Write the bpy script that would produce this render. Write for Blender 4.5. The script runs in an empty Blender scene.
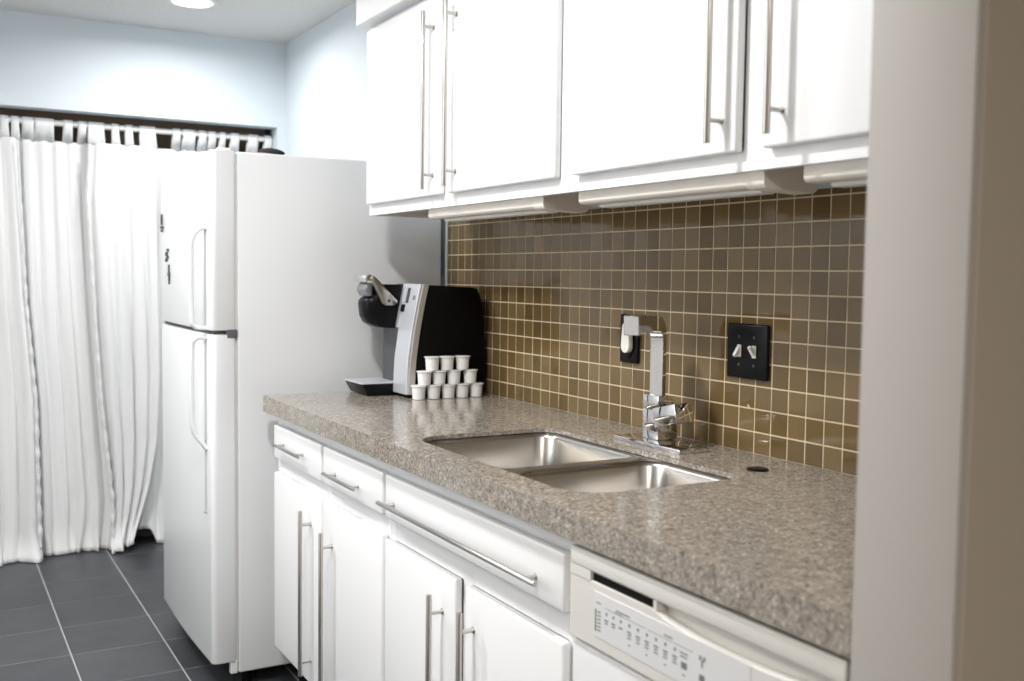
import bpy, bmesh, math, random
from mathutils import Vector, Matrix
random.seed(7)
sc = bpy.context.scene
COL = sc.collection
R = math.radians

# ------------------------------------------------------------------ materials
def mat(name, color, rough=0.5, metal=0.0, **kw):
    m = bpy.data.materials.new(name); m.use_nodes = True
    b = m.node_tree.nodes['Principled BSDF']
    b.inputs['Base Color'].default_value = (*color, 1)
    b.inputs['Roughness'].default_value = rough
    b.inputs['Metallic'].default_value = metal
    for k, v in kw.items():
        b.inputs[k.replace('_', ' ')].default_value = v
    return m
def N(m, t, **kw):
    n = m.node_tree.nodes.new(t)
    for k, v in kw.items(): setattr(n, k, v)
    return n
def L(m, a, b): m.node_tree.links.new(a, b)
def bsdf(m): return m.node_tree.nodes['Principled BSDF']
def bump(m, scale, strength, dist=0.002, detail=3, stretch=None, kind='noise'):
    tc = N(m, 'ShaderNodeTexCoord'); src = tc.outputs['Object']
    if stretch:
        mp = N(m, 'ShaderNodeMapping'); mp.inputs['Scale'].default_value = stretch
        L(m, src, mp.inputs['Vector']); src = mp.outputs['Vector']
    nz = N(m, 'ShaderNodeTexNoise'); nz.inputs['Scale'].default_value = scale
    nz.inputs['Detail'].default_value = detail
    L(m, src, nz.inputs['Vector'])
    bp = N(m, 'ShaderNodeBump'); bp.inputs['Strength'].default_value = strength
    bp.inputs['Distance'].default_value = dist
    L(m, nz.outputs['Fac'], bp.inputs['Height']); L(m, bp.outputs['Normal'], bsdf(m).inputs['Normal'])
    return nz, src
def ramp(m, fac, stops, interp='LINEAR'):
    r = N(m, 'ShaderNodeValToRGB'); r.color_ramp.interpolation = interp
    e = r.color_ramp.elements
    while len(e) < len(stops): e.new(0.5)
    for i, (p, c) in enumerate(stops):
        e[i].position = p; e[i].color = (*c, 1)
    L(m, fac, r.inputs['Fac']); return r

M = {}
M['cab'] = mat('white_cabinet_paint', (0.82, 0.825, 0.835), 0.36); bump(M['cab'], 90, 0.04)
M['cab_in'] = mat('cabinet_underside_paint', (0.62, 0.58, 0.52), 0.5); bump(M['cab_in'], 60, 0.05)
M['fridge'] = mat('white_fridge_enamel', (0.76, 0.775, 0.79), 0.3); bump(M['fridge'], 220, 0.10, 0.0006)
M['fridge_dk'] = mat('grey_gasket', (0.10, 0.10, 0.11), 0.6); bump(M['fridge_dk'], 90, 0.05)
M['wallblue'] = mat('pale_blue_wall_paint', (0.67, 0.735, 0.785), 0.6); bump(M['wallblue'], 140, 0.12)
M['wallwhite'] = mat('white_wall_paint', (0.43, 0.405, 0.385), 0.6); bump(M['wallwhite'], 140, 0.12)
M['wallbeige'] = mat('beige_wall_paint', (0.50, 0.445, 0.375), 0.7); bump(M['wallbeige'], 140, 0.12)
M['ceiling'] = mat('textured_white_ceiling', (0.70, 0.70, 0.69), 0.9); bump(M['ceiling'], 75, 0.9, 0.008, 6)
M['steel'] = mat('brushed_nickel', (0.56, 0.54, 0.51), 0.28, 1.0); bump(M['steel'], 300, 0.08, 0.0004)
M['chrome'] = mat('polished_chrome', (0.78, 0.78, 0.79), 0.04, 1.0); bump(M['chrome'], 12, 0.02, 0.0005)
M['sink'] = mat('satin_stainless_steel', (0.60, 0.585, 0.56), 0.27, 1.0); bump(M['sink'], 60, 0.12, 0.0006, 4, (1, 1, 14))
M['black'] = mat('black_plastic', (0.005, 0.005, 0.006), 0.28, 0, Specular_IOR_Level=0.15); bump(M['black'], 400, 0.06, 0.0003)
M['blackmatte'] = mat('matte_black_plastic', (0.002, 0.002, 0.002), 0.55, 0, Specular_IOR_Level=0.12); bump(M['blackmatte'], 400, 0.06, 0.0003)
M['darkgrey'] = mat('dark_grey_plastic', (0.055, 0.058, 0.065), 0.4); bump(M['darkgrey'], 300, 0.06, 0.0003)
M['silver'] = mat('silver_painted_plastic', (0.56, 0.58, 0.62), 0.35, 0.35); bump(M['silver'], 300, 0.04, 0.0003)
M['silver_side'] = mat('champagne_trim_plastic', (0.40, 0.375, 0.34), 0.35, 0.3); bump(M['silver_side'], 300, 0.04, 0.0003)
M['dullmetal'] = mat('grey_satin_metal', (0.30, 0.31, 0.34), 0.3, 0.7); bump(M['dullmetal'], 200, 0.04, 0.0003)
M['pod'] = mat('white_pod_plastic', (0.80, 0.80, 0.80), 0.4); bump(M['pod'], 200, 0.05, 0.0004)
M['dw'] = mat('off_white_dishwasher_plastic', (0.68, 0.665, 0.635), 0.4); bump(M['dw'], 200, 0.05, 0.0004)
M['fixture'] = mat('cream_metal_fixture', (0.72, 0.68, 0.62), 0.45); bump(M['fixture'], 100, 0.04)
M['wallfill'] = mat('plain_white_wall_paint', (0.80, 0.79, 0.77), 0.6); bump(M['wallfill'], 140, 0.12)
M['dwdoor'] = mat('white_dishwasher_enamel', (0.74, 0.74, 0.75), 0.35); bump(M['dwdoor'], 200, 0.05, 0.0004)
M['print'] = mat('grey_panel_printing', (0.16, 0.17, 0.18), 0.6); bump(M['print'], 200, 0.02)
M['overlay'] = mat('pale_grey_panel_overlay', (0.68, 0.69, 0.70), 0.35); bump(M['overlay'], 200, 0.02)
M['whitepl'] = mat('white_plastic', (0.80, 0.80, 0.77), 0.35); bump(M['whitepl'], 100, 0.03)
M['brown'] = mat('dark_brown_wood', (0.20, 0.15, 0.10), 0.6); bump(M['brown'], 20, 0.3, 0.002, 4, (1, 8, 8))
M['greylouver'] = mat('grey_louvre_paint', (0.28, 0.28, 0.28), 0.6); bump(M['greylouver'], 60, 0.1)
M['pink'] = mat('pink_edging', (0.62, 0.36, 0.36), 0.7); bump(M['pink'], 200, 0.1)
M['blackcloth'] = mat('black_fabric', (0.02, 0.02, 0.022), 0.9); bump(M['blackcloth'], 300, 0.4, 0.001)
M['trimwhite'] = mat('white_edge_trim', (0.72, 0.70, 0.66), 0.5); bump(M['trimwhite'], 80, 0.05)

# curtain cloth
m = mat('white_curtain_cotton', (0.81, 0.815, 0.82), 0.85)
bump(m, 260, 0.25, 0.0008, 4)
bsdf(m).inputs['Sheen Weight'].default_value = 0.15
M['cloth'] = m

# countertop: speckled quartz
m = mat('speckled_beige_granite', (0.4, 0.35, 0.3), 0.15, 0, IOR=1.58); M['granite'] = m
tc = N(m, 'ShaderNodeTexCoord')
v1 = N(m, 'ShaderNodeTexVoronoi'); v1.inputs['Scale'].default_value = 260
v2 = N(m, 'ShaderNodeTexVoronoi'); v2.inputs['Scale'].default_value = 170
n1 = N(m, 'ShaderNodeTexNoise'); n1.inputs['Scale'].default_value = 45; n1.inputs['Detail'].default_value = 6
for n in (v1, v2, n1): L(m, tc.outputs['Object'], n.inputs['Vector'])
s1 = N(m, 'ShaderNodeSeparateColor'); L(m, v1.outputs['Color'], s1.inputs['Color'])
s2 = N(m, 'ShaderNodeSeparateColor'); L(m, v2.outputs['Color'], s2.inputs['Color'])
r1 = ramp(m, s1.outputs['Red'], [(0.0, (0.055, 0.045, 0.038)), (0.16, (0.17, 0.165, 0.14)), (0.5, (0.30, 0.265, 0.23)), (0.85, (0.39, 0.35, 0.305)), (1.0, (0.80, 0.75, 0.68))])
r2 = ramp(m, s2.outputs['Red'], [(0.0, (0.13, 0.11, 0.09)), (0.3, (0.27, 0.24, 0.205)), (0.75, (0.34, 0.30, 0.26)), (1.0, (0.46, 0.42, 0.37))])
mx = N(m, 'ShaderNodeMix', data_type='RGBA'); mx.inputs[0].default_value = 0.5
L(m, r1.outputs['Color'], mx.inputs[6]); L(m, r2.outputs['Color'], mx.inputs[7])
r3 = ramp(m, n1.outputs['Fac'], [(0.3, (0.80, 0.78, 0.76)), (0.7, (1.12, 1.12, 1.12))])
mu = N(m, 'ShaderNodeMix', data_type='RGBA', blend_type='MULTIPLY'); mu.inputs[0].default_value = 1
L(m, mx.outputs[2], mu.inputs[6]); L(m, r3.outputs['Color'], mu.inputs[7])
L(m, mu.outputs[2], bsdf(m).inputs['Base Color'])

# glass mosaic tile
m = mat('olive_brown_glass_tile', (0.12, 0.085, 0.04), 0.07); M['tile'] = m
gi = N(m, 'ShaderNodeNewGeometry')
rr = ramp(m, gi.outputs['Random Per Island'], [(0.0, (0.108, 0.070, 0.026)), (0.5, (0.142, 0.095, 0.040)), (1.0, (0.172, 0.118, 0.054))])
L(m, rr.outputs['Color'], bsdf(m).inputs['Base Color'])
bsdf(m).inputs['IOR'].default_value = 1.50
tcn = N(m, 'ShaderNodeTexCoord'); nz = N(m, 'ShaderNodeTexNoise'); nz.inputs['Scale'].default_value = 22
L(m, tcn.outputs['Object'], nz.inputs['Vector'])
bp = N(m, 'ShaderNodeBump'); bp.inputs['Strength'].default_value = 0.12; bp.inputs['Distance'].default_value = 0.004
L(m, nz.outputs['Fac'], bp.inputs['Height']); L(m, bp.outputs['Normal'], bsdf(m).inputs['Normal'])
M['grout'] = mat('cream_grout', (0.60, 0.50, 0.35), 0.9); bump(M['grout'], 300, 0.3)

# slate floor tile
m = mat('dark_slate_floor_tile', (0.05, 0.055, 0.06), 0.42); M['floor'] = m
gi = N(m, 'ShaderNodeNewGeometry')
tcn = N(m, 'ShaderNodeTexCoord'); nz = N(m, 'ShaderNodeTexNoise'); nz.inputs['Scale'].default_value = 9; nz.inputs['Detail'].default_value = 8
L(m, tcn.outputs['Object'], nz.inputs['Vector'])
ra = ramp(m, gi.outputs['Random Per Island'], [(0.0, (0.036, 0.040, 0.046)), (1.0, (0.050, 0.054, 0.061))])
rb = ramp(m, nz.outputs['Fac'], [(0.3, (0.85, 0.85, 0.85)), (0.7, (1.2, 1.2, 1.2))])
mu = N(m, 'ShaderNodeMix', data_type='RGBA', blend_type='MULTIPLY'); mu.inputs[0].default_value = 1
L(m, ra.outputs['Color'], mu.inputs[6]); L(m, rb.outputs['Color'], mu.inputs[7])
L(m, mu.outputs[2], bsdf(m).inputs['Base Color'])
bp = N(m, 'ShaderNodeBump'); bp.inputs['Strength'].default_value = 0.35; bp.inputs['Distance'].default_value = 0.003
L(m, nz.outputs['Fac'], bp.inputs['Height']); L(m, bp.outputs['Normal'], bsdf(m).inputs['Normal'])
M['floorgrout'] = mat('pale_grey_floor_grout', (0.42, 0.42, 0.41), 0.9); bump(M['floorgrout'], 200, 0.3)

def emis(name, color, s):
    m = mat(name, (0.8, 0.8, 0.8), 0.5)
    bsdf(m).inputs['Emission Color'].default_value = (*color, 1)
    bsdf(m).inputs['Emission Strength'].default_value = s
    return m
M['fill_glow'] = emis('added_fill_glow', (.93, .97, 1.0), 2.4)  # glow of the made-up window, supplies soft fill light
M['lamp'] = emis('lit_lamp_diffuser', (1, 0.98, 0.95), 12)

# ------------------------------------------------------------------ mesh helpers
def nb(): return bmesh.new()
def addbox(bm, lo, hi, bev=0, seg=2, rot=None, piv=None):
    b = bmesh.new()
    bmesh.ops.create_cube(b, size=1)
    lo, hi = Vector(lo), Vector(hi)
    for v in b.verts:
        v.co = Vector([(lo[i] + hi[i]) / 2 + v.co[i] * (hi[i] - lo[i]) for i in range(3)])
    if bev: bmesh.ops.bevel(b, geom=list(b.edges), offset=bev, segments=seg, affect='EDGES', profile=0.5, clamp_overlap=True)
    if rot is not None:
        p = Vector(piv) if piv is not None else (lo + hi) / 2
        bmesh.ops.transform(b, matrix=Matrix.Translation(p) @ rot @ Matrix.Translation(-p), verts=b.verts)
    merge(bm, b)
def merge(bm, b):
    me = bpy.data.meshes.new('t'); b.to_mesh(me); b.free(); bm.from_mesh(me); bpy.data.meshes.remove(me)
def addcyl(bm, a, b_, r1, r2=None, n=24, bev=0):
    a, b_ = Vector(a), Vector(b_); d = b_ - a
    t = bmesh.new()
    bmesh.ops.create_cone(t, cap_ends=True, segments=n, radius1=r1, radius2=r1 if r2 is None else r2, depth=d.length)
    if bev:
        ed = [e for e in t.edges if abs(e.verts[0].co.z - e.verts[1].co.z) < 1e-6]
        bmesh.ops.bevel(t, geom=ed, offset=bev, segments=2, affect='EDGES', profile=0.5)
    bmesh.ops.transform(t, matrix=Matrix.Translation((a + b_) / 2) @ d.to_track_quat('Z', 'Y').to_matrix().to_4x4(), verts=t.verts)
    merge(bm, t)
def addprism(bm, pts, axis, lo, hi, bev=0, seg=2):
    """closed polygon pts (2D) extruded along axis (0 x,1 y,2 z)"""
    t = bmesh.new()
    def P(p, w):
        if axis == 1: return (p[0], w, p[1])
        if axis == 0: return (w, p[0], p[1])
        return (p[0], p[1], w)
    A = [t.verts.new(P(p, lo)) for p in pts]; B = [t.verts.new(P(p, hi)) for p in pts]
    n = len(pts)
    t.faces.new(A); t.faces.new(B[::-1])
    for i in range(n): t.faces.new((A[i], B[i], B[(i + 1) % n], A[(i + 1) % n]))
    bmesh.ops.recalc_face_normals(t, faces=t.faces)
    if bev: bmesh.ops.bevel(t, geom=list(t.edges), offset=bev, segments=seg, affect='EDGES', profile=0.5, clamp_overlap=True)
    merge(bm, t)
def addsweep(bm, path, w, h, side, cap=True, rounded=0):
    """rectangular section (w along `side`, h perpendicular) swept along path"""
    t = bmesh.new(); side = Vector(side).normalized(); rings = []
    path = [Vector(p) for p in path]
    for i, p in enumerate(path):
        d = (path[min(i + 1, len(path) - 1)] - path[max(i - 1, 0)]).normalized()
        n = d.cross(side).normalized()
        hh = h[i] if isinstance(h, (list, tuple)) else h
        ww = w[i] if isinstance(w, (list, tuple)) else w
        rings.append([t.verts.new(p + side * (sx * ww / 2) + n * (sy * hh / 2)) for sx, sy in ((-1, -1), (1, -1), (1, 1), (-1, 1))])
    for a, b in zip(rings, rings[1:]):
        for k in range(4): t.faces.new((a[k], a[(k + 1) % 4], b[(k + 1) % 4], b[k]))
    if cap: t.faces.new(rings[0][::-1]); t.faces.new(rings[-1])
    bmesh.ops.recalc_face_normals(t, faces=t.faces)
    merge(bm, t)
def addtube(bm, path, r, n=12):
    t = bmesh.new(); rings = []; path = [Vector(p) for p in path]
    up = Vector((0, 1, 0.013)).normalized()
    for i, p in enumerate(path):
        d = (path[min(i + 1, len(path) - 1)] - path[max(i - 1, 0)]).normalized()
        a = d.cross(up)
        if a.length < 1e-3: a = d.cross(Vector((1, 0, 0)))
        a.normalize(); b = d.cross(a)
        rr = r[i] if isinstance(r, (list, tuple)) else r
        rings.append([t.verts.new(p + a * rr * math.cos(q * 2 * math.pi / n) + b * rr * math.sin(q * 2 * math.pi / n)) for q in range(n)])
    for a, b in zip(rings, rings[1:]):
        for k in range(n): t.faces.new((a[k], a[(k + 1) % n], b[(k + 1) % n], b[k]))
    t.faces.new(rings[0][::-1]); t.faces.new(rings[-1])
    bmesh.ops.recalc_face_normals(t, faces=t.faces)
    merge(bm, t)
def addlathe(bm, c, prof, n=28):
    t = bmesh.new(); rings = []
    for r, z in prof:
        rings.append([t.verts.new((c[0] + r * math.cos(2 * math.pi * k / n), c[1] + r * math.sin(2 * math.pi * k / n), c[2] + z)) for k in range(n)])
    for a, b in zip(rings, rings[1:]):
        for k in range(n): t.faces.new((a[k], a[(k + 1) % n], b[(k + 1) % n], b[k]))
    t.faces.new(rings[0][::-1]); t.faces.new(rings[-1])
    bmesh.ops.recalc_face_normals(t, faces=t.faces)
    merge(bm, t)
def wloc(o):
    v = Vector(o.location)
    while o.parent: o = o.parent; v += o.location
    return v
def obj(name, bm, m, parent=None, loc=None, smooth=30):
    """world-space bmesh -> object; origin at loc (default: base centre) or the parent's frame"""
    me = bpy.data.meshes.new(name)
    lo = Vector([min(v.co[i] for v in bm.verts) for i in range(3)]); hi = Vector([max(v.co[i] for v in bm.verts) for i in range(3)])
    L0 = Vector(loc) if loc is not None else Vector(((lo.x + hi.x) / 2, (lo.y + hi.y) / 2, lo.z))
    bmesh.ops.translate(bm, verts=bm.verts, vec=-L0)
    bm.to_mesh(me); bm.free()
    me.materials.append(m)
    if smooth:
        for p in me.polygons: p.use_smooth = True
        me.set_sharp_from_angle(angle=R(smooth))
    o = bpy.data.objects.new(name, me); COL.objects.link(o)
    if parent is not None:
        o.parent = parent; o.location = L0 - wloc(parent)
    else: o.location = L0
    return o
def thing(name, label, cat, loc, group=None):
    o = bpy.data.objects.new(name, None); COL.objects.link(o)
    o.location = loc; o.empty_display_size = 0.05
    return tag(o, label, cat, group)
def tag(o, label, cat, group=None):
    o['label'] = label; o['category'] = cat
    if group: o['group'] = group
    return o
def struct(o): o['kind'] = 'structure'; return o
def copy_tree(o, dloc):
    r = o.copy(); COL.objects.link(r); r.location = o.location + Vector(dloc)
    for ch in o.children:
        c = ch.copy(); COL.objects.link(c); c.parent = r
        for g in ch.children:
            d = g.copy(); COL.objects.link(d); d.parent = c
    return r

ZC = 0.914          # counter top
CEIL = 2.366
YF = 3.516          # far wall face
YW = -0.625         # kitchen side of the near wall
S = 0.0482          # tile pitch
XL = -2.45          # left wall
# ------------------------------------------------------------------ room shell
fb = nb(); addbox(fb, (-4.2, -4.2, -0.06), (1.3, 4.6, -0.0008)); 
# individual floor tiles as surface pattern of the floor
g = 0.003
t = 0.3
tb = nb()
for i in range(-14, 5):
    for j in range(-14, 16):
        x0 = -0.809 + i * t; y0 = 2.570 + (j - 9) * t
        if x0 < -4.2 or x0 + t > 1.3 or y0 + t > 4.6 or y0 < -4.2: continue
        addbox(tb, (x0 + .0022, y0 + .0016, -0.0035), (x0 + t - .0022, y0 + t - .0016, 0.0), 0.0004, 1)
fl = struct(obj('floor', fb, M['floorgrout'], loc=(0, 0, 0)))
obj('floor_tile_field', tb, M['floor'], fl)
b = nb(); addbox(b, (XL - .1, -0.75, CEIL), (0.13, 4.6, CEIL + 0.08)); struct(obj('ceiling', b, M['ceiling']))
b = nb(); addbox(b, (0.008, -0.625, 0), (0.13, 4.6, CEIL)); struct(obj('wall_right', b, M['wallblue']))
b = nb(); addbox(b, (XL - 0.1, -0.625, 0), (XL, 4.6, CEIL)); struct(obj('wall_left', b, M['wallfill']))
# made-up window out of view on the left wall, glowing to add fill
WY0, WY1, WZ0, WZ1 = 0.25, 1.55, 0.95, 2.10
fill_win = nb()
for lo, hi in (((XL + .0005, WY0 - .06, WZ0 - .06), (XL + .02, WY0, WZ1 + .06)), ((XL + .0005, WY1, WZ0 - .06), (XL + .02, WY1 + .06, WZ1 + .06)), ((XL + .0005, WY0, WZ0 - .06), (XL + .02, WY1, WZ0)), ((XL + .0005, WY0, WZ1), (XL + .02, WY1, WZ1 + .06)), ((XL + .0005, (WY0 + WY1) / 2 - .015, WZ0), (XL + .018, (WY0 + WY1) / 2 + .015, WZ1))):
    addbox(fill_win, lo, hi)
fill_win = struct(obj('added_fill_window', fill_win, M['trimwhite']))
b = nb(); addbox(b, (XL + .001, WY0, WZ0), (XL + .006, WY1, WZ1)); obj('fill_light_pane', b, M['fill_glow'], fill_win)
# far wall with the curtained opening
b = nb()
addbox(b, (XL, YF, 1.972), (0.008, YF + 0.10, CEIL)); addbox(b, (-0.032, YF, 0), (0.008, YF + 0.10, 1.972)); addbox(b, (XL, YF, 0), (-2.0, YF + 0.10, 1.972))
struct(obj('wall_far', b, M['wallblue']))
b = nb(); addbox(b, (XL, 4.45, 0), (0.008, 4.6, CEIL)); struct(obj('wall_recess', b, M['brown']))
b = nb(); addbox(b, (-2.0, 3.70, 1.86), (-0.04, 3.73, 2.30)); 
for x in (-1.0, -0.62, -0.2): addbox(b, (x, 3.69, 1.86), (x + 0.012, 3.70, 2.30))
struct(obj('trim_recess', b, M['brown']))
# near wall: jamb end at x=-0.66, kitchen side at y=-0.625, room side at y=-0.752
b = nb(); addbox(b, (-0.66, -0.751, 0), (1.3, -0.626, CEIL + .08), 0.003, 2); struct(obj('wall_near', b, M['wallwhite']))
b = nb(); addbox(b, (-0.652, -0.755, 0), (1.3, -0.752, CEIL + .08)); struct(obj('wall_near_face', b, M['wallbeige']))
b = nb(); addbox(b, (-4.2, -0.751, 0), (-2.35, -0.626, CEIL + .08)); struct(obj('wall_near_left', b, M['wallbeige']))
# the room the camera stands in
b = nb(); addbox(b, (-4.2, -4.2, 2.45), (1.3, -0.75, 2.53)); struct(obj('ceiling_front', b, M['wallbeige']))
b = nb(); addbox(b, (-4.2, -4.3, 0), (1.3, -4.2, 2.45)); struct(obj('wall_back', b, M['wallbeige']))
b = nb(); addbox(b, (-4.3, -4.2, 0), (-4.2, -0.75, 2.45)); struct(obj('wall_front_left', b, M['wallbeige']))
b = nb(); addbox(b, (1.3, -4.2, 0), (1.4, -0.63, 2.45)); struct(obj('wall_front_right', b, M['wallbeige']))
# soffit over the wall cabinets
b = nb(); addbox(b, (-0.382, -0.625, 2.012), (0.008, 1.563, CEIL), 0.002, 1); struct(obj('wall_soffit', b, M['cab']))
# ------------------------------------------------------------------ backsplash
bs = thing('backsplash', 'olive brown glass mosaic tile backsplash with cream grout above the counter', 'backsplash', (0.004, 0.55, ZC))
b = nb(); addbox(b, (0.0010, YW, ZC), (0.008, 1.715, 1.4552)); obj('grout', b, M['grout'], bs)
b = nb()
zt0 = ZC - 0.051 * S
for k in range(0, 12):
    z0, z1 = zt0 + k * S, zt0 + (k + 1) * S
    z0 = max(z0 + 0.0016, ZC + 0.0012); z1 = min(z1 - 0.0016, 1.455)
    for mI in range(-13, 36):
        y0, y1 = mI * S + 0.0016, (mI + 1) * S - 0.0016
        y0 = max(y0, YW + .001); y1 = min(y1, 1.7145)
        if y1 - y0 < 0.004: continue
        a = Matrix.Rotation(random.uniform(-.011, 0.011), 4, 'Z') @ Matrix.Rotation(random.uniform(-.009, 0.009), 4, 'Y')
        addbox(b, (0.0, y0, z0), (0.006, y1, z1), 0.0005, 1, rot=a)
obj('mosaic_tiles', b, M['tile'], bs)
b = nb(); addbox(b, (-0.004, 1.715, ZC), (0.008, 1.724, 1.4552), 0.001, 1); obj('edge_trim', b, M['trimwhite'], bs)

# ------------------------------------------------------------------ countertop with sink cut-out
def rrect(x0, y0, x1, y1, r, n=8, rb=None):
    pts = []; rb_ = r if rb is None else rb; rf = r
    for cx, cy, a0, r in ((x1 - rb_, y1 - rb_, 0, rb_), (x0 + rf, y1 - rf, 90, rf), (x0 + rf, y0 + rf, 180, rf), (x1 - rb_, y0 + rb_, 270, rb_)):
        for k in range(n + 1):
            a = R(a0 + 90 * k / n); pts.append((cx + r * math.cos(a), cy + r * math.sin(a)))
    return pts
SX0, SX1, SY0, SY1 = -0.563, -0.196, 0.046, 0.742
b = nb()
hole = rrect(SX0, SY0, SX1, SY1, 0.085, 10, 0.045)
outer = [(-0.6355, YW), (-0.0008, YW), (-0.0008, 1.66), (-0.6355, 1.66)]
T = 0.0475
def loop(bm, pts, z): return [bm.verts.new((p[0], p[1], z)) for p in pts]
TS = 0.010
inner = [(-0.600, YW + .0006), (-0.0014, YW + .0006), (-0.0014, 1.635), (-0.600, 1.635)]
def fill(ls):
    ed = []
    for l in ls:
        for i in range(len(l)):
            e = b.edges.get((l[i], l[(i + 1) % len(l)])) or b.edges.new((l[i], l[(i + 1) % len(l)]))
            ed.append(e)
    bmesh.ops.triangle_fill(b, use_beauty=True, use_dissolve=False, edges=ed)
def wall(A, B):
    for i in range(len(A)): b.faces.new((A[i], A[(i + 1) % len(A)], B[(i + 1) % len(A)], B[i]))
O1 = loop(b, outer, ZC); H1 = loop(b, hole, ZC); O2 = loop(b, outer, ZC - T); I2 = loop(b, inner, ZC - T); I1 = loop(b, inner, ZC - TS); H2 = loop(b, hole, ZC - TS)
fill([O1, H1]); fill([I1, H2]); wall(O1, O2); wall(O2, I2); wall(I2, I1); wall(H1, H2)
bmesh.ops.recalc_face_normals(b, faces=b.faces)
ct = obj('countertop', b, M['granite'])
md = ct.modifiers.new('bev', 'BEVEL'); md.width = 0.003; md.segments = 3; md.limit_method = 'ANGLE'; md.angle_limit = R(50)
tag(ct, 'long speckled grey-beige stone countertop with a thick square front edge', 'countertop')

# sink
sk = thing('kitchen_sink', 'undermounted stainless steel double bowl sink sunk into the stone countertop', 'sink', (-0.385, 0.395, ZC - T - 0.19))
def bowl(x0, y0, x1, y1, ztop, zbot, rt):
    bm = bmesh.new(); rings = []
    prof = [(0.0, ztop, rt), (0.004, ztop - 0.010, rt), (0.010, ztop - 0.08, rt), (0.018, zbot + 0.05, rt), (0.028, zbot + 0.022, rt), (0.045, zbot + 0.007, rt * .95), (0.075, zbot, rt * .8)]
    for ins, z, r in prof:
        rings.append(loop(bm, rrect(x0 + ins, y0 + ins, x1 - ins, y1 - ins, max(r - ins * .3, .01), 8, max(r * .53 - ins * .1, .01)), z))
    n = len(rings[0])
    for A, B in zip(rings, rings[1:]):
        for i in range(n): bm.faces.new((A[i], A[(i + 1) % n], B[(i + 1) % n], B[i]))
    bm.faces.new(rings[-1])
    bmesh.ops.recalc_face_normals(bm, faces=bm.faces)
    for f in bm.faces: f.normal_flip()
    return bm
ZR = ZC - TS - 0.0022
def sinkbowl(y0, y1):
    o = obj('bowl', bowl(SX0 + .001, y0, SX1 - .001, y1, ZR, ZR - .185, 0.084), M['sink'], sk, smooth=60)
    md = o.modifiers.new('sol', 'SOLIDIFY'); md.thickness = 0.0012; md.offset = 1
    d = nb(); addlathe(d, (-0.385, (y0 + y1) / 2, ZR - .1845), [(0.042, 0), (0.042, .002), (0.034, .003), (0.030, -0.004), (0.002, -0.006)]); obj('drain', d, M['chrome'], o)
sinkbowl(0.366, SY1 - .001); sinkbowl(SY0 + .001, 0.324)
# steel flange plate with two openings, the divider deck between the bowls
b = nb()
h1 = rrect(SX0 + .001, 0.366, SX1 - .001, SY1 - .001, 0.084, 8, 0.0445); h2 = rrect(SX0 + .001, SY0 + .001, SX1 - .001, 0.324, 0.084, 8, 0.0445)
o_ = rrect(SX0 - .018, SY0 - .018, SX1 + .018, SY1 + .018, 0.10, 8)
ls = [loop(b, l, ZR) for l in (o_, h1, h2)]
ed = [b.edges.new((l[i], l[(i + 1) % len(l)])) for l in ls for i in range(len(l))]
bmesh.ops.triangle_fill(b, use_beauty=True, edges=ed)
for f in b.faces:
    if f.normal.z < 0: f.normal_flip()
o = obj('flange', b, M['sink'], sk)
md = o.modifiers.new('sol', 'SOLIDIFY'); md.thickness = 0.0012; md.offset = -1
# ------------------------------------------------------------------ base cabinets
FX = -0.612      # door face plane
KX = -0.593      # face-frame plane
def bar_handle(parent, p0, p1, face, r=0.006, off=0.030):
    """bar pull from p0 to p1 (y,z), standing 35 mm off `face`"""
    x = face - off
    b = nb(); a = Vector((x, *p0)); c = Vector((x, *p1)); addcyl(b, a, c, r, n=20, bev=0.001)
    d = (c - a).normalized(); ln = (c - a).length; ins = min(0.038, ln * .14)
    for q in (a + d * ins, c - d * ins):
        addcyl(b, q, (face + 0.001, q.y, q.z), r * .72, n=16)
        addcyl(b, (face - 0.001, q.y, q.z), (face + 0.001, q.y, q.z), r * 1.15, n=16)
    return obj('handle', b, M['steel'], parent)
def slab(name, parent, y0, y1, z0, z1, face, back, m, bev=0.006):
    b = nb(); addbox(b, (face, y0, z0), (back, y1, z1), bev, 3); return obj(name, b, m, parent)
def carcass(parent, y0, y1, z0=0.150, z1=ZC - T, x0=KX, x1=-0.005, m=None, top=False):
    w = 0.018; b = nb()
    addbox(b, (x0, y0, z0), (x1, y0 + w, z1)); addbox(b, (x0, y1 - w, z0), (x1, y1, z1))
    addbox(b, (x0, y0 + w, z0), (x1, y1 - w, z0 + w)); addbox(b, (x1 - 0.008, y0 + w, z0 + w), (x1, y1 - w, z1))
    if top: addbox(b, (x0, y0 + w, z1 - w), (x1 - .008, y1 - w, z1))
    return obj('cabinet_box', b, m or M['cab'], parent)
def frame(parent, y0, y1, z0, z1, x0, x1, stiles, rails, m):
    b = nb()
    for a, c in stiles: addbox(b, (x0, a, z0), (x1, c, z1))
    prev = [s for s in sorted(stiles)]
    for (za, zb) in rails:
        for s, n in zip(prev, prev[1:]): addbox(b, (x0 + .0004, s[1], za), (x1, n[0], zb))
    return obj('face_frame', b, m, parent)
def toe(parent, y0, y1):
    b = nb(); addbox(b, (-0.53, y0, 0.0), (-0.512, y1, 0.150)); return obj('toe_kick', b, M['blackmatte'], parent)
ZT = ZC - T - 0.0005
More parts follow.
